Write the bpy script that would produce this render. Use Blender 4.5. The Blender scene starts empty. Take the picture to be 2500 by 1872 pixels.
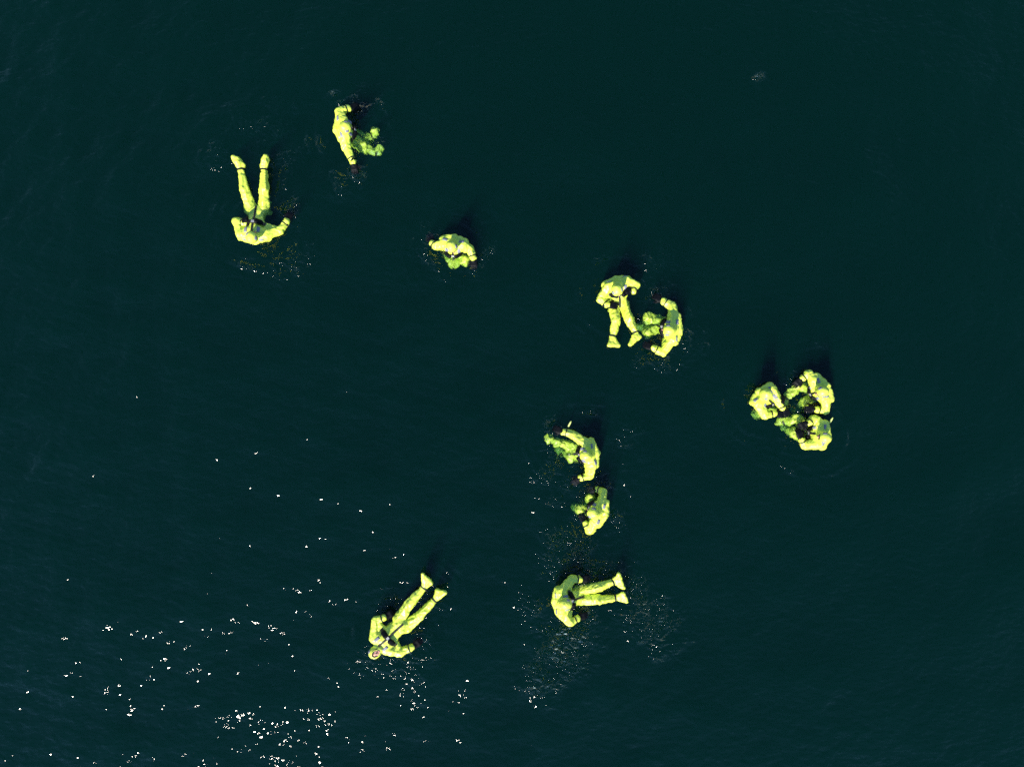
import bpy, math, random
import numpy as np
from mathutils import Vector, Matrix
from mathutils.bvhtree import BVHTree

# ------------------------------------------------------------------ camera, sky, sun, exposure
scene = bpy.context.scene
PXM, CAM_H = 127.0, 14.0          # photograph pixels per metre on the water, drone height
cam_data = bpy.data.cameras.new('camera')
cam_data.sensor_width = 36.0
cam_data.lens = 36.0 * CAM_H / (2500 / PXM)
cam_data.clip_start, cam_data.clip_end = 0.1, 2000.0
cam = bpy.data.objects.new('camera', cam_data)
scene.collection.objects.link(cam)
cam.location = (0, 0, CAM_H)
cam.rotation_euler = (0, 0, 0)    # straight down
scene.camera = cam

SUN_EL, SUN_ROT = math.radians(41), math.radians(203)   # rotation clockwise from +Y
world = bpy.data.worlds.new('World')
scene.world = world
world.use_nodes = True
wn, wl = world.node_tree.nodes, world.node_tree.links
sky = wn.new('ShaderNodeTexSky')
sky.sky_type = 'NISHITA'
sky.sun_disc = False
sky.sun_elevation, sky.sun_rotation = SUN_EL, SUN_ROT
sky.air_density, sky.dust_density, sky.ozone_density = 1.5, 0.0, 10.0
wl.new(sky.outputs[0], wn['Background'].inputs[0])
wn['Background'].inputs[1].default_value = 0.09

sun_data = bpy.data.lights.new('sun', 'SUN')
sun_data.energy = 4.8
sun_data.angle = math.radians(0.55)
sun_data.color = (1.0, 0.91, 0.78)
sun = bpy.data.objects.new('sun', sun_data)
scene.collection.objects.link(sun)
SUN_DIR = Vector((math.sin(SUN_ROT) * math.cos(SUN_EL), math.cos(SUN_ROT) * math.cos(SUN_EL), math.sin(SUN_EL)))
sun.rotation_euler = SUN_DIR.to_track_quat('Z', 'Y').to_euler()
sun.location = SUN_DIR * 40

vs = scene.view_settings
vs.view_transform, vs.look = 'Standard', 'None'
vs.exposure, vs.gamma, vs.use_curve_mapping = 0.6, 1.0, False
scene.cycles.use_denoising = False
scene.cycles.max_bounces = 6
scene.cycles.volume_bounces = 0
scene.cycles.transparent_max_bounces = 10
scene.cycles.sample_clamp_direct = 12.0
scene.cycles.filter_width = 1.5
scene.cycles.sample_clamp_indirect = 2.5

# ------------------------------------------------------------------ helpers
rng = np.random.default_rng(11)
PERM = rng.permutation(256)
PERM = np.concatenate([PERM, PERM, PERM])
GRAD = rng.normal(size=(256, 3))
GRAD /= np.linalg.norm(GRAD, axis=1)[:, None]


def perlin(p):
    """gradient noise, p (n,3) -> (n,) about -0.7..0.7"""
    p = np.asarray(p, float)
    i = np.floor(p).astype(int)
    f = p - i
    w = f * f * f * (f * (f * 6 - 15) + 10)
    i &= 255
    out = 0
    for dx in (0, 1):
        for dy in (0, 1):
            for dz in (0, 1):
                h = PERM[PERM[PERM[i[:, 0] + dx] + i[:, 1] + dy] + i[:, 2] + dz] & 255
                g = GRAD[h]
                d = (g * (f - np.array([dx, dy, dz]))).sum(1)
                wt = (w[:, 0] if dx else 1 - w[:, 0]) * (w[:, 1] if dy else 1 - w[:, 1]) * (w[:, 2] if dz else 1 - w[:, 2])
                out = out + d * wt
    return out


def P(px, py, z=0.0):
    """a place on the water: photograph measure -> metres, corrected for its height"""
    s = (CAM_H - z) / CAM_H / PXM
    return np.array([(px - 1250) * s, (936 - py) * s, z])


def unit(v):
    v = np.asarray(v, float)
    return v / (np.linalg.norm(v) + 1e-9)


def frame(y, z):
    """3x3 with columns x, y, z; y kept, z orthogonalised"""
    y = unit(y)
    z = unit(np.asarray(z, float) - np.dot(z, y) * y)
    return np.stack([np.cross(y, z), y, z], axis=1)


class Field:
    """signed distance field on a grid, meshed with surface nets"""

    def __init__(self, lo, hi, h):
        self.h, self.lo = h, np.asarray(lo, float)
        self.n = np.ceil((np.asarray(hi) - self.lo) / h).astype(int) + 1
        self.F = np.full(self.n, 0.3, np.float32)

    def block(self, lo, hi):
        a = np.clip(np.floor((lo - self.lo) / self.h).astype(int), 0, self.n - 1)
        b = np.clip(np.ceil((hi - self.lo) / self.h).astype(int) + 1, 1, self.n)
        if np.any(b <= a):
            return None, None
        g = np.meshgrid(*[self.lo[k] + self.h * np.arange(a[k], b[k]) for k in range(3)], indexing='ij')
        return tuple(slice(a[k], b[k]) for k in range(3)), np.stack(g, -1)

    def merge(self, sl, d, k):
        old = self.F[sl]
        if k > 0:
            t = np.clip(0.5 + 0.5 * (old - d) / k, 0, 1)
            self.F[sl] = old * (1 - t) + d * t - k * t * (1 - t)
        else:
            self.F[sl] = np.minimum(old, d)

    def cone(self, a, b, r1, r2, k=0.03, M=None, poly=None):
        a, b = np.asarray(a, float), np.asarray(b, float)
        R = max(r1, r2) * 1.25 + 0.07
        sl, p = self.block(np.minimum(a, b) - R, np.maximum(a, b) + R)
        if sl is None:
            return
        q, A, B = p, a, b
        if M is not None:
            q, A, B = p @ M.T, M @ a, M @ b
        ba = B - A
        t = np.clip(((q - A) @ ba) / (ba @ ba + 1e-12), 0, 1)
        w = q - A - t[..., None] * ba
        dist = np.linalg.norm(w, axis=-1)
        if poly is not None:                      # loose cloth hangs in flat panels with edges between them
            nside, rr = poly
            ax = unit(ba)
            e1 = unit(np.cross(ax, (.31, .52, .8)))
            e2 = np.cross(ax, e1)
            ph, sup = rr.uniform(0, 6.28), None
            for i in range(nside):
                an = ph + 2 * math.pi * (i + rr.uniform(-.22, .22)) / nside
                v = w @ (e1 * math.cos(an) + e2 * math.sin(an))
                sup = v if sup is None else np.maximum(sup, v)
            pd = np.sqrt((w @ ax) ** 2 + np.maximum(sup, 0) ** 2) * 1.13
            dist = .22 * dist + .78 * np.minimum(pd, dist * 1.13)
        d = dist - (r1 + (r2 - r1) * t)
        self.merge(sl, d, k)

    def tri(self, a, b, c, r, k=0.03):
        """flat rounded plate of cloth between three corners"""
        a, b, c = (np.asarray(v, float) for v in (a, b, c))
        R = r + 0.07
        sl, p = self.block(np.minimum(np.minimum(a, b), c) - R, np.maximum(np.maximum(a, b), c) + R)
        if sl is None:
            return
        nrm = unit(np.cross(b - a, c - a))
        d2, inside = None, True
        for e0, e1 in ((a, b), (b, c), (c, a)):
            e = e1 - e0
            w = p - e0
            t = np.clip((w @ e) / (e @ e + 1e-12), 0, 1)
            dd = ((w - t[..., None] * e) ** 2).sum(-1)
            d2 = dd if d2 is None else np.minimum(d2, dd)
            inside = inside & ((w @ np.cross(nrm, e)) >= 0)
        d = np.where(inside, np.abs((p - a) @ nrm), np.sqrt(d2)) - r
        self.merge(sl, d, k)

    def ell(self, c, axes, r, k=0.03, cut=False):
        c, r = np.asarray(c, float), np.asarray(r, float)
        R = r.max() + 0.07
        sl, p = self.block(c - R, c + R)
        if sl is None:
            return
        q = (p - c) @ axes
        k0 = np.linalg.norm(q / r, axis=-1)
        k1 = np.linalg.norm(q / r ** 2, axis=-1) + 1e-6
        d = k0 * (k0 - 1) / k1
        if cut:
            self.F[sl] = np.maximum(self.F[sl], -d)
        else:
            self.merge(sl, d, k)

    def mesh(self):
        F, h = self.F, self.h
        F[0], F[-1], F[:, 0], F[:, -1], F[:, :, 0], F[:, :, -1] = [0.3] * 6
        ins = F < 0
        nx, ny, nz = F.shape
        cor = [(i, j, k) for i in (0, 1) for j in (0, 1) for k in (0, 1)]
        sub = lambda A, o: A[o[0]:nx - 1 + o[0], o[1]:ny - 1 + o[1], o[2]:nz - 1 + o[2]]
        cnt = sum(sub(ins, o).astype(np.int8) for o in cor)
        cells = np.argwhere((cnt > 0) & (cnt < 8))
        idx = np.full((nx - 1, ny - 1, nz - 1), -1, np.int64)
        idx[tuple(cells.T)] = np.arange(len(cells))
        acc, num = np.zeros((len(cells), 3)), np.zeros(len(cells))
        for o in cor:
            for ax in range(3):
                if o[ax]:
                    continue
                o2 = list(o)
                o2[ax] = 1
                f1, f2 = F[tuple((cells + o).T)], F[tuple((cells + o2).T)]
                m = (f1 < 0) != (f2 < 0)
                t = np.where(m, f1 / np.where(m, f1 - f2, 1), 0)
                pt = np.tile(np.array(o, float), (len(cells), 1))
                pt[:, ax] = t
                acc += pt * m[:, None]
                num += m
        V = (cells + acc / num[:, None]) * h + self.lo
        quads = []
        for ax in range(3):
            u, v = (ax + 1) % 3, (ax + 2) % 3
            s1, s2 = [slice(None)] * 3, [slice(None)] * 3
            s1[ax], s2[ax] = slice(0, -1), slice(1, None)
            A, B = ins[tuple(s1)], ins[tuple(s2)]
            e = np.argwhere(A != B)
            e = e[(e[:, u] > 0) & (e[:, v] > 0)]
            du, dv = np.eye(3, dtype=int)[u], np.eye(3, dtype=int)[v]
            q = np.stack([idx[tuple((e - du - dv).T)], idx[tuple((e - dv).T)], idx[tuple(e.T)], idx[tuple((e - du).T)]], 1)
            flip = ~A[tuple(e.T)]
            q[flip] = q[flip][:, ::-1]
            quads.append(q)
        return V, np.concatenate(quads)


def mesh_data(name, V, Q, mat, smooth=True):
    me = bpy.data.meshes.new(name)
    V, Q = np.asarray(V, np.float32), np.asarray(Q, np.int32)
    n = Q.shape[1]
    me.vertices.add(len(V))
    me.vertices.foreach_set('co', V.ravel())
    me.loops.add(Q.size)
    me.loops.foreach_set('vertex_index', Q.ravel())
    me.polygons.add(len(Q))
    me.polygons.foreach_set('loop_start', np.arange(0, Q.size, n, dtype=np.int32))
    me.polygons.foreach_set('use_smooth', np.full(len(Q), smooth))
    me.update(calc_edges=True)
    me.validate()
    me.materials.append(mat)
    return me


def link(name, me, parent=None):
    o = bpy.data.objects.new(name, me)
    scene.collection.objects.link(o)
    if parent is not None:
        o.parent = parent
    return o


def vnormals(me):
    a = np.empty(len(me.vertices) * 3, np.float32)
    me.vertex_normals.foreach_get('vector', a)
    return a.reshape(-1, 3)


# ------------------------------------------------------------------ materials
def principled(name, color, rough=0.5, spec=0.5):
    m = bpy.data.materials.new(name)
    m.use_nodes = True
    b = m.node_tree.nodes['Principled BSDF']
    b.inputs['Base Color'].default_value = (*color, 1)
    b.inputs['Roughness'].default_value = rough
    b.inputs['Specular IOR Level'].default_value = spec
    return m, b, m.node_tree.nodes, m.node_tree.links


def noisy(name, c1, c2, scale, r1, r2, spec=0.5, bump=0.0, bscale=60.0, bdist=0.004):
    m, b, n, l = principled(name, c1, r1, spec)
    tc = n.new('ShaderNodeTexCoord')
    nz = n.new('ShaderNodeTexNoise')
    nz.inputs['Scale'].default_value = scale
    nz.inputs['Detail'].default_value = 4
    l.new(tc.outputs['Object'], nz.inputs['Vector'])
    mx = n.new('ShaderNodeMix')
    mx.data_type = 'RGBA'
    mx.inputs[6].default_value, mx.inputs[7].default_value = (*c1, 1), (*c2, 1)
    l.new(nz.outputs['Fac'], mx.inputs[0])
    l.new(mx.outputs[2], b.inputs['Base Color'])
    mr = n.new('ShaderNodeMapRange')
    mr.inputs['From Min'].default_value, mr.inputs['From Max'].default_value = 0.3, 0.7
    mr.inputs['To Min'].default_value, mr.inputs['To Max'].default_value = r1, r2
    l.new(nz.outputs['Fac'], mr.inputs['Value'])
    l.new(mr.outputs[0], b.inputs['Roughness'])
    if bump:
        n2 = n.new('ShaderNodeTexNoise')
        n2.inputs['Scale'].default_value = bscale
        n2.inputs['Detail'].default_value = 3
        l.new(tc.outputs['Object'], n2.inputs['Vector'])
        bp = n.new('ShaderNodeBump')
        bp.inputs['Strength'].default_value = bump
        bp.inputs['Distance'].default_value = bdist
        l.new(n2.outputs['Fac'], bp.inputs['Height'])
        l.new(bp.outputs[0], b.inputs['Normal'])
    return m


MAT_SUIT = noisy('hi_vis_fabric', (0.79, 0.92, 0.09), (0.72, 0.87, 0.07), 9, 0.42, 0.58, 0.95, 0.6, 26, 0.015)
_sb = MAT_SUIT.node_tree.nodes['Principled BSDF']      # wet sheen
_sb.inputs['Coat Weight'].default_value = 0.35
_sb.inputs['Coat Roughness'].default_value = 0.32
MAT_GLOVE = noisy('black_neoprene', (0.002, 0.003, 0.005), (0.004, 0.0055, 0.008), 30, 0.42, 0.6, 0.12, 0.5, 70, 0.006)
MAT_STRAP = noisy('black_webbing', (0.009, 0.009, 0.009), (0.02, 0.019, 0.018), 60, 0.4, 0.6, 0.5)
MAT_TAPE = noisy('reflective_tape', (0.27, 0.27, 0.34), (0.23, 0.23, 0.29), 40, 0.4, 0.5, 0.4)
MAT_SKIN = noisy('skin', (0.60, 0.33, 0.24), (0.50, 0.25, 0.18), 14, 0.4, 0.55, 0.5)
MAT_METAL = noisy('buckle_metal', (0.55, 0.55, 0.55), (0.4, 0.4, 0.4), 30, 0.25, 0.4, 0.8)
MAT_EYE = noisy('eye_white', (0.7, 0.68, 0.64), (0.6, 0.57, 0.53), 30, 0.15, 0.2, 0.6)
MAT_IRIS = noisy('eye_dark', (0.02, 0.012, 0.008), (0.03, 0.02, 0.012), 30, 0.15, 0.2, 0.6)
MAT_LIP = noisy('lip_skin', (0.34, 0.10, 0.085), (0.28, 0.08, 0.07), 30, 0.35, 0.45, 0.5)
MAT_HAIR = noisy('brow_hair', (0.035, 0.02, 0.012), (0.02, 0.012, 0.008), 60, 0.5, 0.6, 0.4)
MAT_STICK = noisy('light_stick_plastic', (0.72, 0.82, 0.30), (0.6, 0.75, 0.2), 20, 0.25, 0.4, 0.6)

# sea water: clear rippled surface over a body of absorbing and scattering water
mw = bpy.data.materials.new('sea_water')
mw.use_nodes = True
n, l = mw.node_tree.nodes, mw.node_tree.links
n.clear()
out = n.new('ShaderNodeOutputMaterial')
geo = n.new('ShaderNodeNewGeometry')
att = n.new('ShaderNodeAttribute')
att.attribute_name = 'chop'


def nz_tex(scale, detail, rough=0.5, stretch=None, rot=0.0):
    t = n.new('ShaderNodeTexNoise')
    t.inputs['Scale'].default_value = scale
    t.inputs['Detail'].default_value = detail
    t.inputs['Roughness'].default_value = rough
    mp = n.new('ShaderNodeMapping')
    mp.inputs['Rotation'].default_value = (0, 0, rot)
    if stretch:
        mp.inputs['Scale'].default_value = (*stretch, 1)
    l.new(geo.outputs['Position'], mp.inputs['Vector'])
    l.new(mp.outputs[0], t.inputs['Vector'])
    return t


fine = nz_tex(6.0, 1.0, 0.45, (1.0, 1.7), math.radians(-18))
chopt = nz_tex(8.5, 1.2, 0.5, (1.0, 1.35), math.radians(30))
b1 = n.new('ShaderNodeBump')
b1.inputs['Strength'].default_value = 1.0
b1.inputs['Distance'].default_value = 0.023
l.new(fine.outputs['Fac'], b1.inputs['Height'])
mul = n.new('ShaderNodeMath')
mul.operation = 'MULTIPLY'
l.new(chopt.outputs['Fac'], mul.inputs[0])
l.new(att.outputs['Fac'], mul.inputs[1])
b2 = n.new('ShaderNodeBump')
b2.inputs['Strength'].default_value = 1.0
b2.inputs['Distance'].default_value = 0.165
l.new(mul.outputs[0], b2.inputs['Height'])
l.new(b1.outputs[0], b2.inputs['Normal'])
fr = n.new('ShaderNodeFresnel')
fr.inputs['IOR'].default_value = 1.333
l.new(b2.outputs[0], fr.inputs['Normal'])
gl = n.new('ShaderNodeBsdfGlossy')
gl.distribution = 'BECKMANN'
gl.inputs['Color'].default_value = (1, 1, 1, 1)
gl.inputs['Roughness'].default_value = 0.062
l.new(b2.outputs[0], gl.inputs['Normal'])
tr = n.new('ShaderNodeBsdfTransparent')
mx = n.new('ShaderNodeMixShader')
inv = n.new('ShaderNodeMath')         # reflection counts on the upper face only
inv.operation = 'SUBTRACT'
inv.inputs[0].default_value = 1.0
l.new(geo.outputs['Backfacing'], inv.inputs[1])
fac = n.new('ShaderNodeMath')
fac.operation = 'MULTIPLY'
l.new(fr.outputs[0], fac.inputs[0])
l.new(inv.outputs[0], fac.inputs[1])
l.new(fac.outputs[0], mx.inputs[0])
rf = n.new('ShaderNodeBsdfRefraction')   # part of the view is bent by the ripples
rf.inputs['IOR'].default_value = 1.333
rf.inputs['Roughness'].default_value = 0.0
l.new(b2.outputs[0], rf.inputs['Normal'])
mrf = n.new('ShaderNodeMixShader')
mrf.inputs[0].default_value = 0.25
l.new(tr.outputs[0], mrf.inputs[1])
l.new(rf.outputs[0], mrf.inputs[2])
l.new(mrf.outputs[0], mx.inputs[1])
l.new(gl.outputs[0], mx.inputs[2])
l.new(mx.outputs[0], out.inputs['Surface'])
va = n.new('ShaderNodeVolumeAbsorption')
va.inputs['Color'].default_value = (0.06, 0.43, 0.42, 1)
va.inputs['Density'].default_value = 2.35
vsn = n.new('ShaderNodeVolumeScatter')
vsn.inputs['Color'].default_value = (0.0, 0.585, 0.42, 1)
vsn.inputs['Density'].default_value = 0.195
ad = n.new('ShaderNodeAddShader')
l.new(va.outputs[0], ad.inputs[0])
l.new(vsn.outputs[0], ad.inputs[1])
l.new(ad.outputs[0], out.inputs['Volume'])

# ------------------------------------------------------------------ the people, as measured poses
# own right / own left; each joint (px, py, height above water)
PEOPLE = [
    dict(label='person in yellow survival suit floating with legs spread in a V, one arm out', seed=1,
         head=(617, 577, .31), face=(.45, .85, .15), shR=(648, 574, .11), elR=(684, 563, .04), wrR=(700, 540, .03), haR=(712, 511, .0),
         shL=(590, 573, .11), elL=(578, 541, .07), wrL=(599, 545, .13), haL=(625, 561, .16),
         hpR=(646, 515, -.13), knR=(645, 462, .03), anR=(645, 413, .02), toR=(649, 381, .12), heR=(643, 407, .03),
         hpL=(615, 515, -.13), knL=(596, 462, .03), anL=(588, 413, .02), toL=(569, 383, .12), heL=(592, 405, .02)),
    dict(label='person in yellow suit at the top, side on, legs glowing green under water', seed=2,
         head=(846, 312, .33), face=(1, .1, -.1), shR=(842, 332, .12), elR=(847, 361, .06), wrR=(862, 396, .04), haR=(867, 424, .0),
         shL=(835, 296, .13), elL=(829, 273, .10), wrL=(851, 265, .05), haL=(886, 256, .01),
         hpR=(868, 347, -.27), knR=(893, 364, -.13), anR=(920, 372, -.22), toR=(927, 360, -.15),
         hpL=(871, 333, -.32), knL=(896, 346, -.30), anL=(912, 330, -.14), toL=(918, 318, -.06)),
    dict(label='lone person curled upright in yellow suit near the centre, back in shade', seed=3,
         head=(1104, 605, .32), face=(.35, -1, -.15), shR=(1084, 594, .12), elR=(1064, 602, .02), wrR=(1056, 594, .01), haR=(1049, 575, -.02),
         shL=(1130, 599, .12), elL=(1148, 608, .04), wrL=(1156, 630, .01), haL=(1157, 651, -.01),
         hpR=(1101, 628, -.34), knR=(1108, 643, -.13), anR=(1112, 625, -.5), toR=(1112, 640, -.55),
         hpL=(1121, 628, -.34), knL=(1136, 636, -.05), anL=(1134, 622, -.44), toL=(1136, 640, -.5)),
    dict(label='reclining person in yellow suit, both hands folded over the lap and chest', seed=4,
         head=(1507, 710, .31), face=(.35, -.9, -.1), shR=(1485, 700, .12), elR=(1467, 731, .07), wrR=(1482, 744, .10), haR=(1511, 747, .10),
         shL=(1530, 687, .12), elL=(1552, 697, .10), wrL=(1546, 711, .14), haL=(1523, 708, .19),
         hpR=(1497, 742, -.12), knR=(1503, 783, .04), anR=(1496, 821, .03), toR=(1484, 843, .10), heR=(1511, 843, .05),
         hpL=(1521, 742, -.12), knL=(1535, 778, .02), anL=(1552, 812, .04), toL=(1537, 842, .10), heL=(1564, 821, .05)),
    dict(label='person in yellow suit facing the reclining swimmer, one arm raised, knees under water', seed=5,
         head=(1630, 806, .31), face=(-1, .1, -.1), shR=(1645, 777, .12), elR=(1642, 749, .06), wrR=(1619, 735, .03), haR=(1590, 717, .01),
         shL=(1641, 830, .12), elL=(1620, 861, .04), wrL=(1596, 850, .03), haL=(1569, 839, .0),
         hpR=(1611, 787, -.28), knR=(1579, 775, -.07), anR=(1580, 790, -.44), toR=(1560, 793, -.40),
         hpL=(1611, 803, -.28), knL=(1582, 812, -.07), anL=(1576, 800, -.38), toL=(1552, 797, -.36)),
    dict(label='person in yellow suit on the left of the huddled three, reaching its black gloves in', seed=6,
         head=(1871, 963, .33), face=(.8, -.6, -.15), shR=(1849, 984, .12), elR=(1868, 1014, .04), wrR=(1890, 1009, .05), haR=(1922, 1013, .06),
         shL=(1884, 951, .12), elL=(1903, 983, .05), wrL=(1910, 997, .04), haL=(1931, 1022, .04),
         hpR=(1874, 990, -.32), knR=(1858, 1008, -.11), anR=(1850, 1004, -.35), toR=(1840, 1012, -.3),
         hpL=(1887, 979, -.32), knL=(1890, 990, -.08), anL=(1880, 985, -.48), toL=(1890, 995, -.5)),
    dict(label='person in yellow suit in the huddle of three, uppermost, black gloves spread wide apart', seed=7,
         head=(2004, 957, .33), face=(-.9, -.45, -.1), shR=(1987, 927, .12), elR=(1973, 913, .08), wrR=(1959, 923, .06), haR=(1936, 945, .03),
         shL=(2016, 975, .12), elL=(2014, 1002, .06), wrL=(1993, 999, .06), haL=(1962, 999, .03),
         hpR=(1984, 950, -.28), knR=(1950, 942, -.06), anR=(1918, 974, -.12), toR=(1912, 988, -.12),
         hpL=(1989, 965, -.30), knL=(1966, 982, -.08), anL=(1950, 996, -.38), toL=(1938, 1000, -.4)),
    dict(label='person in yellow suit in the huddle of three, lowest, gloves folded over raised knees', seed=8,
         head=(2010, 1068, .33), face=(-1, .15, -.1), shR=(2005, 1037, .12), elR=(1988, 1022, .07), wrR=(1974, 1032, .09), haR=(1946, 1044, .09),
         shL=(1999, 1084, .12), elL=(1963, 1086, .05), wrL=(1957, 1073, .08), haL=(1948, 1045, .10), stick=(2027, 1029),
         hpR=(1972, 1050, -.28), knR=(1948, 1022, -.04), anR=(1912, 1030, -.16), toR=(1903, 1026, -.1),
         hpL=(1972, 1065, -.28), knL=(1937, 1057, -.08), anL=(1922, 1044, -.34), toL=(1910, 1040, -.36)),
    dict(label='person in yellow suit with arms curved like a C, one foot showing below the surface', seed=9,
         head=(1428, 1111, .31), face=(-1, .15, -.15), shR=(1435, 1083, .13), elR=(1400, 1061, .07), wrR=(1376, 1055, .03), haR=(1346, 1042, .01),
         shL=(1444, 1133, .13), elL=(1440, 1162, .04), wrL=(1418, 1166, .0), haL=(1391, 1187, -.02), stick=(1389, 1038),
         hpR=(1409, 1098, -.25), knR=(1374, 1084, -.06), anR=(1346, 1074, -.13), toR=(1338, 1068, -.04),
         hpL=(1411, 1110, -.26), knL=(1396, 1115, -.08), anL=(1374, 1098, -.36), toL=(1360, 1098, -.38)),
    dict(label='bent person in yellow suit just below the swimmer with curved arms, dark glove under water', seed=10,
         head=(1446, 1250, .33), face=(-.9, .45, -.15), shR=(1469, 1229, .12), elR=(1474, 1201, .01), wrR=(1457, 1194, -.06), haR=(1427, 1196, -.10),
         shL=(1453, 1273, .12), elL=(1440, 1295, .03), wrL=(1430, 1277, .01), haL=(1418, 1256, -.03),
         hpR=(1446, 1232, -.30), knR=(1441, 1214, -.05), anR=(1432, 1225, -.43), toR=(1420, 1225, -.45),
         hpL=(1442, 1246, -.30), knL=(1417, 1243, -.04), anL=(1410, 1238, -.42), toL=(1400, 1236, -.45)),
    dict(label='person in yellow suit sitting back amid sparkling splashes, legs straight to the right', seed=11,
         head=(1383, 1473, .32), face=(1, -.1, -.15), shR=(1371, 1495, .14), elR=(1391, 1518, .05), wrR=(1410, 1508, .03), haR=(1446, 1497, .0),
         shL=(1368, 1444, .14), elL=(1395, 1413, .06), wrL=(1415, 1413, .02), haL=(1449, 1411, -.01),
         hpR=(1413, 1463, -.13), knR=(1463, 1464, .02), anR=(1503, 1459, .02), toR=(1521, 1446, .10), heR=(1531, 1470, .04),
         hpL=(1413, 1441, -.13), knL=(1463, 1432, .03), anL=(1497, 1418, .02), toL=(1509, 1399, .12), heL=(1524, 1437, .04)),
    dict(label='person in yellow suit lying flat on their back, face visible in the hood', seed=12,
         head=(918, 1591, .15), face=(.12, -.12, 1), crown=(-.8, -.6, .15), shR=(942, 1585, .06), elR=(978, 1591, .04), wrR=(1008, 1579, .04), haR=(1034, 1558, .03),
         shL=(914, 1557, .06), elL=(918, 1514, .03), wrL=(939, 1507, .04), haL=(965, 1491, .02),
         hpR=(995, 1529, .0), knR=(1026, 1502, .04), anR=(1062, 1462, .05), toR=(1088, 1446, .15), heR=(1066, 1441, .06),
         hpL=(974, 1511, .0), knL=(1000, 1474, .05), anL=(1036, 1432, .05), toL=(1030, 1399, .17), heL=(1055, 1424, .05)),
]

# ------------------------------------------------------------------ water
def axis_coords(half, fine_h, far):
    c = list(np.arange(-half, half + 1e-6, fine_h))
    x, s = half, fine_h
    while x < far:
        s *= 1.22
        x += s
        c.append(x)
        c.insert(0, -x)
    return np.array(c)


def smooth01(x):
    x = np.clip(x, 0, 1)
    return x * x * (3 - 2 * x)


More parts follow.
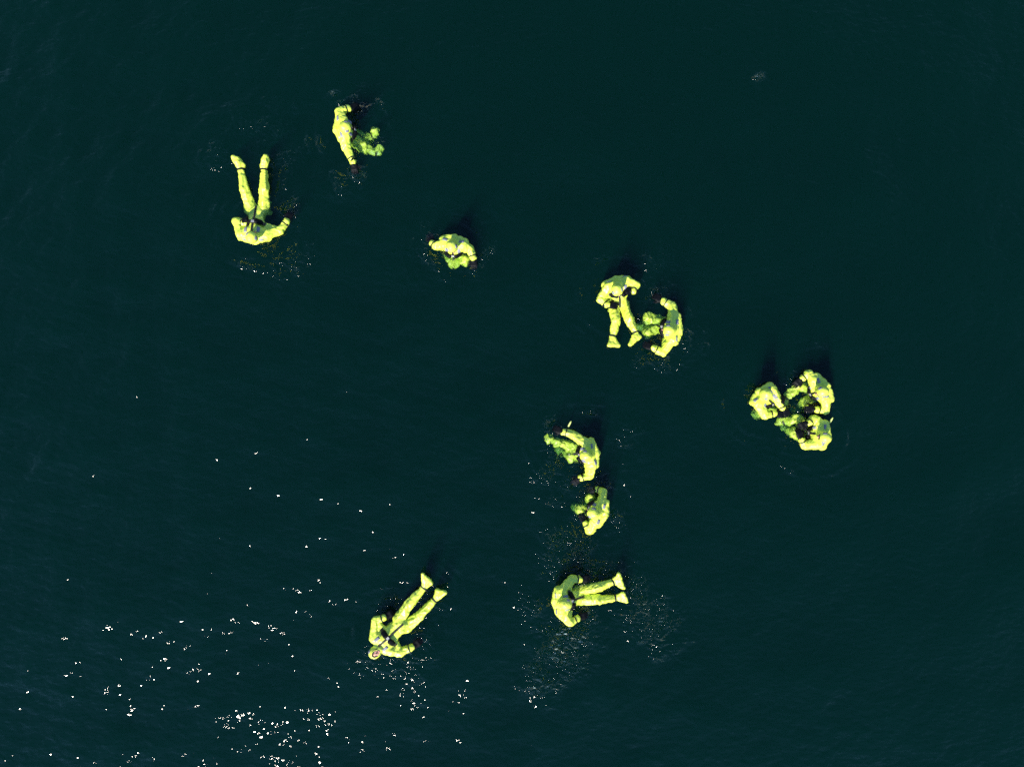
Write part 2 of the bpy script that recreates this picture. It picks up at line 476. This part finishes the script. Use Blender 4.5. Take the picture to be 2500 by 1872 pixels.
def build_water():
    xs, ys = axis_coords(10.6, 0.024, 260), axis_coords(8.2, 0.024, 260)
    X, Y = np.meshgrid(xs, ys, indexing='ij')
    r = np.random.default_rng(5)
    sh = X.shape
    P2 = np.stack([X.ravel(), Y.ravel(), np.zeros(X.size)], 1)
    # breeze: wind ripples strong to the lower left, calmer to the right
    breeze = 0.72 + 0.36 * np.tanh((-X - 0.55 * Y + 1.0) / 4.5)
    breeze = breeze * (0.92 + 0.35 * perlin(P2 * 0.45 + 8.7).reshape(sh))
    fade = smooth01((16 - np.hypot(X, Y)) / 4.0)
    Z = np.zeros(sh)
    wind = math.radians(118)
    for i in range(64):
        lam = 0.16 * (22 ** (i / 63.0)) * r.uniform(.92, 1.08)
        k = 2 * math.pi / lam
        a = wind + r.normal() * 0.62
        slope = 0.0194 * (1.15 if lam < 0.35 else 1.35 if lam < 0.9 else 0.8)
        ph = r.uniform(0, 6.283)
        warp = 0.5 * np.sin(X * r.uniform(.2, .5) + Y * r.uniform(.2, .5) + ph)
        wv = np.sin(k * (X * math.cos(a) + Y * math.sin(a)) + ph + warp)
        Z += slope / k * wv * (breeze if lam < 1.4 else 1.0) * (fade if lam < 2 else 1.0)
    for i in range(14):                      # long streaky undulation, calmer water to the right
        lam = 0.45 * (5 ** (i / 13.0))
        k = 2 * math.pi / lam
        a = math.radians(14) + r.normal() * 0.22
        Z += 0.011 / k * np.sin(k * (X * math.cos(a) + Y * math.sin(a)) + r.uniform(0, 6.28) + .6 * np.sin(Y * .4 + i)) * smooth01((X + 3) / 6) * fade
    chop = np.zeros(sh)
    core = np.hypot(X, Y) < 14

    def splash(px, py, rad, amt, stretch=1.0, ang=0.0):
        nonlocal chop
        c = P(px, py)
        dx, dy = X - c[0], Y - c[1]
        ca, sa = math.cos(ang), math.sin(ang)
        u, v = (dx * ca + dy * sa) / stretch, -dx * sa + dy * ca
        d = np.hypot(u, v) / (rad / PXM)
        chop = np.maximum(chop, amt * np.exp(-d * d * 1.2))

    for q in PEOPLE:
        for hnd in ('haR', 'haL'):
            splash(q[hnd][0], q[hnd][1], 34, 0.75)
        if 'heR' not in q:
            for k in ('knR', 'knL', 'anR', 'anL'):
                splash(q[k][0], q[k][1], 20, 0.28)
        c = (np.array(P(*q['hpR'][:2])) + P(*q['shR'][:2]) + P(*q['hpL'][:2]) + P(*q['shL'][:2])) / 4
        d = np.hypot(X - c[0], Y - c[1])
        ang = np.arctan2(Y - c[1], X - c[0])
        w = 0.5 + 0.5 * np.sin(ang * 2 + q['seed'] * 1.9) * np.cos(ang * 3 + q['seed'])
        Z += 0.0042 * w * np.sin(d * 2 * math.pi / 0.30 + q['seed']) * np.exp(-((d - 0.75) / 0.42) ** 2)
        # short ripples running out from the body in broken arcs
        near = (np.abs(X - c[0]) < 2.2) & (np.abs(Y - c[1]) < 2.2)
        xs_, ys_ = X[near], Y[near]
        a2 = (P(*q['anR'][:2]) + P(*q['anL'][:2])) / 2
        a1 = (P(*q['shR'][:2]) + P(*q['shL'][:2])) / 2
        e = (a2 - a1)[:2]
        t = np.clip(((xs_ - a1[0]) * e[0] + (ys_ - a1[1]) * e[1]) / (e @ e), 0, 1)
        dd = np.hypot(xs_ - a1[0] - t * e[0], ys_ - a1[1] - t * e[1])
        pn = np.stack([xs_, ys_, np.full(len(xs_), q['seed'] * 1.7)], 1)
        dd = dd + .10 * perlin(pn * 1.9)
        gate = smooth01(.15 + 2.2 * perlin(pn * 1.15 + 40))
        amp = .0105 if q['seed'] in (1, 11, 9, 5) else .0085
        Z[near] += amp * gate * np.sin(dd * 2 * math.pi / 0.165 + q['seed']) * np.exp(-((dd - .52) / .2) ** 2)
    SPL = [(640, 300, 60, .45, 1.6, .2), (690, 390, 46, .6, 1.5, .2), (690, 470, 30, .6, .6, 0), (715, 640, 60, .6, 1.3, .5),
           (530, 385, 40, .5, 1.6, -.4), (880, 265, 40, .6, 1.5, -.2), (920, 350, 40, .5), (845, 445, 36, .6, 1.4, 0),
           (1065, 630, 36, .7, 1.5, -.5), (1185, 620, 42, .6, .8, 0), (1590, 690, 50, .5, 1.5, -.3), (1600, 640, 50, .4, 1.6, .2),
           (1690, 830, 46, .6, 1.5, -.7), (1605, 880, 50, .7, 1.6, .1), (1560, 780, 20, .6, .6, 0), (1370, 1125, 46, .7, 1.5, -.4),
           (1345, 1180, 46, .65, 1.4, -.8), (1470, 1175, 30, .6), (1500, 1270, 36, .7, 1.3, -.7), (1400, 1330, 50, 1.1, 1.8, -.6),
           (1425, 1390, 60, 1.15, 1.8, -.3), (1480, 1385, 40, .7, 1.6, -.2), (1370, 1590, 66, 1.45, 1.0, -.6), (1390, 1540, 54, 1.4, 1.4, 0),
           (1330, 1650, 36, 1.1, 1.5, -.6), (1425, 1490, 22, 1.5, 1.0, 0), (1300, 1470, 42, .7), (1550, 1420, 50, .75, .8, 0), (1575, 1490, 62, 1.0, 1.8, -.85),
           (1605, 1580, 36, .6, 1.4, -.8), (960, 1480, 40, .5), (905, 1600, 46, .6), (1000, 1610, 46, .55, 1.5, 0), (1060, 1470, 40, .5),
           (1850, 190, 9, .7, 2, .4), (1540, 1070, 40, .5, 1.4, -.7), (1310, 1680, 30, .7, 2, -.5), (1920, 1060, 22, .4)]
    for s in SPL:
        splash(*s)
    rings = np.zeros(sh)
    for q in PEOPLE:
        c = (np.array(P(*q['hpR'][:2])) + P(*q['shR'][:2]) + P(*q['hpL'][:2]) + P(*q['shL'][:2])) / 4
        d = np.hypot(X - c[0], Y - c[1])
        rings = np.maximum(rings, np.exp(-((d - .72) / .28) ** 2) * (0.5 + 0.5 * np.sin(d * 2 * math.pi / 0.21 + q['seed'])))
    chop = np.maximum(chop, .62 * rings * smooth01(.2 + 1.6 * perlin(P2 * 1.6 + 21).reshape(sh)))
    clump = 0.35 + 1.0 * np.clip(perlin(P2 * 3.2).reshape(sh) * 1.6 + 0.45, 0, 1)
    chop *= clump * 1.15
    Z += chop * core * 0.006 * perlin(P2 * 7.0 + 9).reshape(sh)
    nx, ny = sh
    V = np.stack([X.ravel(), Y.ravel(), Z.ravel()], 1)
    I = np.arange(nx * ny).reshape(nx, ny)
    Q = [np.stack([I[:-1, :-1], I[1:, :-1], I[1:, 1:], I[:-1, 1:]], -1).reshape(-1, 4)]
    # closed body of water below: a skirt and a bottom
    depth = -9.0
    base = len(V)
    rim = np.concatenate([I[:-1, 0], I[-1, :-1], I[:0:-1, -1], I[0, :0:-1]])
    low = V[rim].copy()
    low[:, 2] = depth
    m = len(rim)
    V = np.concatenate([V, low, [[0, 0, depth]]])
    nxt = np.roll(np.arange(m), -1)
    Q.append(np.stack([rim, base + np.arange(m), base + nxt, rim[nxt]], 1))
    me = bpy.data.meshes.new('water')
    Qa = np.concatenate(Q)
    tri = np.stack([base + nxt, base + np.arange(m), np.full(m, base + m)], 1)
    me.vertices.add(len(V))
    me.vertices.foreach_set('co', V.astype(np.float32).ravel())
    loops = np.concatenate([Qa.ravel(), tri.ravel()]).astype(np.int32)
    me.loops.add(len(loops))
    me.loops.foreach_set('vertex_index', loops)
    me.polygons.add(len(Qa) + len(tri))
    st = np.concatenate([np.arange(len(Qa)) * 4, Qa.size + np.arange(len(tri)) * 3]).astype(np.int32)
    me.polygons.foreach_set('loop_start', st)
    sm = np.ones(len(st), bool)
    sm[(nx - 1) * (ny - 1):] = False
    me.polygons.foreach_set('use_smooth', sm)
    me.update(calc_edges=True)
    at = me.attributes.new('chop', 'FLOAT', 'POINT')
    at.data.foreach_set('value', np.concatenate([chop.ravel(), np.zeros(m + 1)]).astype(np.float32))
    me.materials.append(mw)
    o = link('water', me)
    o['kind'] = 'structure'
    return o


build_water()

# ------------------------------------------------------------------ gloves (shared meshes)
def glove_mesh(side, curl):
    """wrist at origin, fingers along +Y, back of the hand +Z, thumb on -X*side (own right: side=1)"""
    f = Field((-.13, -.08, -.13), (.13, .24, .09), .0055)
    f.cone((0, -.06, 0), (0, .02, 0), .043, .034, 0)
    M = np.diag([1, 1, 1.7])
    for x in (-.022, 0, .022):
        f.cone((x, .02, 0), (x * 1.25, .085, 0), .028, .029, .012, M)
    for i, (x, ln) in enumerate([(-.036, .075), (-.012, .085), (.013, .080), (.036, .062)]):
        a = np.array([x * side, .09, 0])
        d, ang = a, 0.1 + curl * .35
        sp = x * 3.2 * side * (1 - curl * .6)
        for j, part in enumerate((.42, .33, .25)):
            v = np.array([math.sin(sp) * math.cos(ang), math.cos(ang) * math.cos(sp), -math.sin(ang)])
            e = d + v * ln * part
            f.cone(d, e, .0125 - .001 * j, .0118 - .001 * j, .005)
            d, ang = e, ang + curl * .75 + .08
    a = np.array([-.03 * side, .03, -.004])
    b = a + np.array([-.038 * side, .03, -.012 - .015 * curl])
    c = b + np.array([-.012 * side, .036, -.01 - .02 * curl])
    f.cone(a, b, .019, .0145, .01)
    f.cone(b, c, .0145, .0115, .006)
    V, Q = f.mesh()
    return mesh_data('glove', V, Q, MAT_GLOVE)


GLOVES = {(s, c): glove_mesh(s, c) for s in (1, -1) for c in (0.35, 0.9)}


# ------------------------------------------------------------------ people
def ribbon(pts, nrm, width, thick, mat, name, parent, closed=False):
    """a strap lying on the suit: pts on the surface, nrm outward, real thickness"""
    pts, nrm = np.asarray(pts), np.asarray(nrm)
    m = len(pts)
    if closed:
        tan = np.roll(pts, -1, 0) - np.roll(pts, 1, 0)
    else:
        tan = np.gradient(pts, axis=0)
    tan /= np.linalg.norm(tan, axis=1)[:, None] + 1e-9
    side = np.cross(tan, nrm)
    side /= np.linalg.norm(side, axis=1)[:, None] + 1e-9
    V = np.concatenate([pts + side * width / 2 + nrm * thick, pts - side * width / 2 + nrm * thick,
                        pts - side * width / 2 - nrm * .01, pts + side * width / 2 - nrm * .01])
    Q = []
    for i in range(m if closed else m - 1):
        j = (i + 1) % m
        for a in range(4):
            b = (a + 1) % 4
            Q.append((a * m + i, b * m + i, b * m + j, a * m + j))
    if not closed:
        Q.append((0, 3 * m, 2 * m, m))
        Q.append((m - 1, 2 * m - 1, 3 * m - 1, 4 * m - 1))
    return link(name, mesh_data(name, V, Q, mat, smooth=False), parent)


def smooth_ring(v, it=2, closed=True):
    v = np.asarray(v, float)
    for _ in range(it):
        if closed:
            v = (np.roll(v, 1, 0) + 2 * v + np.roll(v, -1, 0)) / 4
        else:
            w = v.copy()
            w[1:-1] = (v[:-2] + 2 * v[1:-1] + v[2:]) / 4
            v = w
    return v


def build_person(q):
    r = random.Random(q['seed'])
    J = {k: P(*v) for k, v in q.items() if isinstance(v, tuple) and k not in ('face', 'crown', 'stick')}
    if 'heR' not in q:                 # upright floaters: knees hang a little below the surface
        for k in ('knR', 'knL', 'anR', 'anL', 'toR', 'toL'):
            J[k] = P(q[k][0], q[k][1], q[k][2] - .085)
    if 'crown' not in q:
        J['head'] = P(q['head'][0], q['head'][1], q['head'][2] + .055)
    pel = (J['hpR'] + J['hpL']) / 2
    org = np.array([pel[0], pel[1], 0.0])
    J = {k: v - org for k, v in J.items()}
    pel = pel - org
    chest = (J['shR'] + J['shL']) / 2
    u = unit(chest - pel)
    right = unit(J['shR'] - J['shL'])
    right = unit(right - np.dot(right, u) * u)
    front = np.cross(u, right)
    B = np.stack([right, front, u], 1)
    face = unit(q['face'])
    head = J['head']
    crown = unit(q['crown']) if 'crown' in q else unit(unit(head - chest) * .6 + np.array([0, 0, 1.0]))
    Hf = frame(face, crown)            # columns: x = own right, y = face, z = crown
    crown = Hf[:, 2]
    neck = chest + u * .06
    pts = np.array(list(J.values()))
    lo, hi = pts.min(0) - .26, pts.max(0) + .26

    # flatten the trunk front to back
    flat = np.eye(3) + 0.30 * np.outer(front, front)

    # ---- body with head: one continuous figure under the suit
    f = Field(lo, hi, .0125)
    low = pel + u * .02
    f.cone(low, chest - u * .05, .115, .125, .03, flat)
    f.cone(J['shR'] - right * .03, J['shL'] + right * .03, .065, .065, .03)
    f.cone(chest, neck + (head - neck) * .45, .065, .055, .02)
    for s in 'RL':
        f.cone(J['sh' + s], J['el' + s], .05, .042, .02)
        f.cone(J['el' + s], J['wr' + s], .042, .028, .01)
        f.cone(pel * .3 + J['hp' + s] * .7, J['kn' + s], .078, .055, .03)
        f.cone(J['kn' + s], J['an' + s], .055, .036, .015)
        f.cone(J['an' + s], J['an' + s] * .8 + (J['to' + s] + J.get('he' + s, J['an' + s])) * .1, .036, .03, .01)
    f.ell(head + Hf @ np.array([0, -.012, .02]), Hf, (.074, .090, .098), .02)
    f.ell(head + Hf @ np.array([0, .032, -.045]), Hf, (.056, .052, .062), .025)
    f.cone(head + Hf @ np.array([0, .078, .018]), head + Hf @ np.array([0, .098, -.018]), .012, .017, .012)
    f.cone(head + Hf @ np.array([-.035, .070, .034]), head + Hf @ np.array([.035, .070, .034]), .016, .016, .012)
    f.ell(head + Hf @ np.array([0, .070, -.085]), Hf, (.024, .020, .018), .02)
    for s in (-1, 1):
        f.ell(head + Hf @ np.array([.033 * s, .088, .012]), Hf, (.016, .012, .012), 0, cut=True)
        f.ell(head + Hf @ np.array([.045 * s, .055, -.02]), Hf, (.024, .024, .026), .02)
        f.ell(head + Hf @ np.array([.077 * s, -.005, .0]), Hf, (.012, .02, .032), .01)
    V, Q = f.mesh()
    root = link('person', mesh_data('person', V, Q, MAT_SKIN))
    root.location = org
    root['label'] = q['label']
    root['category'] = 'person'
    root['group'] = 'people floating in yellow survival suits'

    # ---- survival suit: trunk, sleeves, trouser legs, boots and hood in one skin
    f = Field(lo, hi, .0115)
    f.cone(low + u * .02, chest - u * .10, .150, .165, .04, flat, (7, r))
    f.cone(chest - u * .22, chest - u * .04, .175, .150, .04, flat, (7, r))
    f.cone(J['shR'] - right * .02, J['shL'] + right * .02, .092, .092, .045, None, (5, r))
    hump = chest + u * .035 - front * .125                                     # air held in the back of the suit
    tail = pel * .55 + chest * .45 - front * .10
    bR, bL = J['shR'] - front * .075 + right * .035, J['shL'] - front * .075 - right * .035
    f.tri(bR, bL, hump, .060, .015)
    f.tri(bR, hump, tail + right * .09, .062, .015)
    f.tri(bL, hump, tail - right * .09, .062, .015)
    f.tri(hump, tail + right * .09, tail - right * .09, .062, .015)
    for s in 'RL':
        sg = 1 if s == 'R' else -1
        sh, el, wr, hp, kn, an = (J[k + s] for k in ('sh', 'el', 'wr', 'hp', 'kn', 'an'))
        f.cone(chest + right * sg * .10 - u * .06, sh, .12, .090, .04, None, (6, r))
        bulge = np.array([r.uniform(-.012, .012) for _ in range(3)])
        f.cone(sh, el + bulge, .088, .072, .02, None, (5, r))
        rib = pel * .42 + chest * .58 + right * sg * .13
        f.tri(sh - front * .03, el, rib, .048, .02)                            # slack cloth under the arm
        f.cone(el, el + (el - (sh + wr) / 2) * .20, .062, .026, .008, None, (5, r))          # elbow corner of loose cloth
        f.cone(el, el * .24 + wr * .76, .070, .056, .02, None, (5, r))
        f.cone(el * .4 + wr * .6, wr, .056, .057, .02, None, (6, r))
        f.cone(pel * .45 + hp * .55 + u * .04, hp, .130, .108, .04, None, (6, r))
        f.cone(hp, kn * 1.02 - hp * .02, .104, .082, .022, None, (5, r))
        f.cone(kn, an * .90 + kn * .10, .084, .052, .012, None, (5, r))
        f.cone(an * .92 + kn * .08, an, .052, .048, .008, None, (6, r))
        # boot
        to = J['to' + s]
        he = J['he' + s] if 'he' + s in J else an + unit(an - kn) * .03
        if 'he' + s in J and abs(np.dot(unit(to - he), unit((to + he) / 2 - an))) < .72:
            sole, out_ = to - he, unit((to + he) / 2 - an)          # seen sole-on: ankle fans out to a broad edge
            for t in (.08, .3, .5, .7, .92):
                f.cone(an + out_ * .01, he + sole * t, .044, .028, .012, None, (5, r))
            f.cone(he + sole * .06, to - sole * .06, .030, .026, .010, None, (5, r))
        else:
            f.cone(an, he * .5 + to * .5, .050, .068, .012, None, (5, r))
            f.cone(he, he * .35 + to * .65, .052, .070, .015, None, (5, r))
            f.cone(he * .35 + to * .65, to * .93 + he * .07, .068, .044, .012, None, (5, r))
    # hood and collar
    f.cone(chest + u * .01, neck + (head - neck) * .5, .095, .082, .02)
    f.ell(head + Hf @ np.array([0, -.020, .018]), Hf, (.112, .122, .134), .008)
    f.cone(head + Hf @ np.array([0, -.03, .05]), head + Hf @ np.array([0, -.070, .118]), .085, .030, .02, None, (5, r))   # peaked hood back
    f.cone(chest + u * .03 + front * .03, head + Hf @ np.array([0, .020, -.10]), .070, .055, .015)
    f.ell(head + Hf @ np.array([0, .135, -.004]), Hf, (.066, .105, .088), 0, cut=True)                    # face opening
    V, Q = f.mesh()
    me = mesh_data('survival_suit', V, Q, MAT_SUIT)
    N = vnormals(me)
    W = V + org + q['seed'] * 7.3
    warp = np.stack([perlin(W * 3 + 11), perlin(W * 3 + 37), perlin(W * 3 + 71)], 1) * .22
    lim = np.clip(np.linalg.norm((V - head), axis=1) / .16 - .75, 0.12, 1)      # calm on the hood
    fold = (0.5 - np.abs(perlin((W + warp) * np.array([7.5, 7.5, 6.0])))) * .026
    cre = np.abs(perlin((W + warp * 1.3) * np.array([4.6, 4.6, 4.2]) + 50))
    fold += .005 - .013 * np.exp(-cre / .13)
    L = (V - pel) @ B
    fold += (.35 - np.abs(perlin((L + warp * .7) * np.array([13., 13., 3.6]) + q['seed'] * 3))) * .026
    fold += (0.4 - np.abs(perlin((W + warp * .6) * 15.0))) * .013
    wet = smooth01((-V[:, 2] - .02) / .12)
    crinkle = perlin(W * 21.0) * .026 + (0.3 - np.abs(perlin(W * 11.0 + 5))) * .038
    d = (fold - .008) * lim * (1 - .4 * wet) + crinkle * wet
    V = V + N * d[:, None]
    V += (np.stack([perlin(W * 12 + 101), perlin(W * 12 + 151), np.zeros(len(V))], 1) * .08) * wet[:, None]
    me.vertices.foreach_set('co', V.astype(np.float32).ravel())
    me.update()
    link('survival_suit', me, root)
    bvh = BVHTree.FromPolygons([tuple(v) for v in V], [tuple(p) for p in Q.tolist()])

    def hit(o, d, maxd=.34):
        h = bvh.ray_cast(Vector(o), Vector(d), maxd)
        if h[0] is None:
            return None
        return np.array(h[0]), unit(d)

    def band(a, b, t, width, name, maxr, thick=.010):
        c, ax = a * (1 - t) + b * t, unit(b - a)
        x = unit(np.cross(ax, (0.3, .2, 1)))
        y = np.cross(ax, x)
        pts, nr, rad = [], [], []
        for i in range(20):
            an = i / 20 * 2 * math.pi
            dv = x * math.cos(an) + y * math.sin(an)
            h = hit(c, dv, maxr)
            rad.append(np.linalg.norm(h[0] - c) if h else maxr * .8)
            nr.append(dv)
        rad = smooth_ring(np.minimum(rad, np.median(rad) * 1.25), 1)
        pts = c + np.array(nr) * rad[:, None]
        return ribbon(pts, np.array(nr), width, thick, MAT_STRAP, name, root, closed=True)

    # gloves, wrist and ankle bands
    for s, sg in (('R', 1), ('L', -1)):
        wr, ha = J['wr' + s], J['ha' + s]
        hd = unit(ha - wr)
        upv = np.array([0, 0, 1.0]) if abs(hd[2]) < .8 else front
        Fm = frame(hd, upv)
        g = link('glove', GLOVES[(sg, 0.9 if r.random() < .15 else 0.35)], root)
        sc = 1.28
        M = Matrix(np.column_stack([Fm * sc, (wr + hd * .02)[:, None]]).tolist() + [[0, 0, 0, 1]])
        g.matrix_local = M
        band(J['el' + s], wr, .72, .020, 'wrist_strap', .11)
        band(J['kn' + s], J['an' + s], .97, .030, 'ankle_strap', .12)

    # harness: chest belt, crotch strap, buckle
    c0 = pel * .36 + chest * .64
    pts, nr = [], []
    for i in range(36):
        an = i / 36 * 2 * math.pi
        dv = right * math.cos(an) + front * math.sin(an)
        h = hit(c0, dv, .30)
        rad = min(np.linalg.norm(h[0] - c0), .24) if h else .22
        pts.append(rad)
        nr.append(dv)
    pts = smooth_ring(pts, 2)
    nr = np.array(nr)
    hs = ribbon(c0 + nr * pts[:, None], nr, .062, .020, MAT_STRAP, 'chest_belt', root, closed=True)
    line, ln = [], []
    for t in np.linspace(1.0, -.02, 18):
        c = (pel + u * .0) * (1 - t) + (chest + u * .03) * t
        h = hit(c, front, .30)
        if h:
            line.append(h[0])
            ln.append(front)
    if len(line) > 4:
        ribbon(smooth_ring(line, 2, False), np.array(ln), .036, .012, MAT_STRAP, 'crotch_strap', root)
    h = hit(c0, front, .30)
    if h:
        bk = h[0] + front * .012
        Vb, Qb = [], []
        for dz in (0, .014):
            for sx, sy in ((-1, -1), (1, -1), (1, 1), (-1, 1)):
                Vb.append(bk + right * sx * .035 + u * sy * .026 + front * dz)
        Qb = [(4, 5, 6, 7), (0, 1, 5, 4), (1, 2, 6, 5), (2, 3, 7, 6), (3, 0, 4, 7), (3, 2, 1, 0)]
        link('buckle', mesh_data('buckle', Vb, Qb, MAT_METAL, False), hs)

    # two black pouches on the belt
    for sg in (-1, 1):
        dv = unit(front + right * sg * .75)
        h = hit(c0, dv, .30)
        if h:
            pc = h[0] + dv * .02
            ax = np.cross(u, dv)
            ff = Field(pc - .12, pc + .12, .009)
            for o_ in (-.018, .018):
                ff.cone(pc - ax * .05 + u * o_, pc + ax * .05 + u * o_, .034, .034, .02)
            Vv, Qv = ff.mesh()
            link('belt_pouch', mesh_data('belt_pouch', Vv, Qv, MAT_GLOVE), root)

    # reflective patches: hood, chest, back of the shoulders
    def patch(o, d, along, wd, lg, maxd=.34):
        along = unit(along - np.dot(along, d) * d)
        sd = np.cross(d, along)
        G, nn = [], 5
        for i in range(nn):
            for j in range(nn):
                oo = o + along * (i / (nn - 1) - .5) * lg + sd * (j / (nn - 1) - .5) * wd
                h = hit(oo, d, maxd)
                if h is None:
                    return
                G.append(h[0])
        G = np.array(G)
        for dz_ in (1,):
            top = G + d * .007
        bot = G - d * .012
        Vp = np.concatenate([top, bot])
        Qp = []
        for i in range(nn - 1):
            for j in range(nn - 1):
                a = i * nn + j
                Qp.append((a, a + nn, a + nn + 1, a + 1))
        rimi = [j for j in range(nn)] + [i * nn + nn - 1 for i in range(1, nn)] + [nn * nn - 1 - j for j in range(1, nn)] + [i * nn for i in range(nn - 2, 0, -1)]
        for a, b in zip(rimi, rimi[1:] + rimi[:1]):
            Qp.append((a, b, b + nn * nn, a + nn * nn))
        link('reflective_patch', mesh_data('reflective_patch', Vp, Qp, MAT_TAPE, True), root)

    for s in (-1, 1):
        patch(head, unit(crown * .8 + Hf[:, 0] * s * .75 + face * .15), face, .055, .085)
        patch(chest + right * s * .12 - u * .04, front, u, .055, .11)
        patch(chest + right * s * .14 - u * .01, unit(np.array(u) - front * .25 + right * s * .15), right, .055, .09)

    # hood seal round the face
    pts, nr = [], []
    for i in range(24):
        an = i / 24 * 2 * math.pi
        lx, lz = math.cos(an) * .066, math.sin(an) * .086
        y = math.sqrt(max(0, 1 - (lx / .113) ** 2 - ((lz - .022) / .136) ** 2)) * .122 - .020
        pts.append(head + Hf @ np.array([lx, y - .012, lz - .004]))
        nr.append(Hf @ np.array([lx * .6, .06, lz * .6]))
    nr = np.array([unit(v) for v in nr])
    ribbon(np.array(pts), nr, .034, .008, MAT_STRAP, 'hood_seal', root, closed=True)

    # face details
    def blob(name, c, rr, mat, parent):
        ff = Field(np.array(c) - max(rr) * 1.6, np.array(c) + max(rr) * 1.6, min(rr) * .5)
        ff.ell(np.array(c), np.eye(3), rr, 0)
        Vv, Qv = ff.mesh()
        return link(name, mesh_data(name, Vv @ Hf.T + head, Qv, mat), parent)

    for s in (-1, 1):
        e = blob('eye', (.033 * s, .072, .012), (.013, .012, .010), MAT_EYE, root)
        blob('iris', (.033 * s, .081, .012), (.006, .005, .006), MAT_IRIS, e)
        blob('eyebrow', (.034 * s, .086, .036), (.021, .006, .006), MAT_HAIR, root)
    blob('mouth', (0, .084, -.050), (.024, .008, .009), MAT_LIP, root)

    if 'stick' in q:
        a = P(*q['stick'], .02) - org
        dirv = unit(np.array([.45, .9, .25]))
        ff = Field(np.minimum(a, a + dirv * .16) - .04, np.maximum(a, a + dirv * .16) + .04, .006)
        ff.cone(a - dirv * .06, a + dirv * .06, .017, .017, 0)
        ff.cone(a + dirv * .06, a + dirv * .085, .011, .011, .006)
        Vv, Qv = ff.mesh()
        st = link('light_stick', mesh_data('light_stick', Vv, Qv, MAT_STICK), root)
        # tether back to the sleeve
        tgt = J['elR'] * .5 + J['shR'] * .5
        tp = [a - dirv * .06 + (tgt - a) * t + np.array([0, 0, -.03 * math.sin(math.pi * t)]) for t in np.linspace(0, 1, 10)]
        ribbon(tp, np.tile([0, 0, 1.0], (10, 1)), .010, .004, MAT_STRAP, 'tether', root)
    return root


for q in PEOPLE:
    build_person(q)
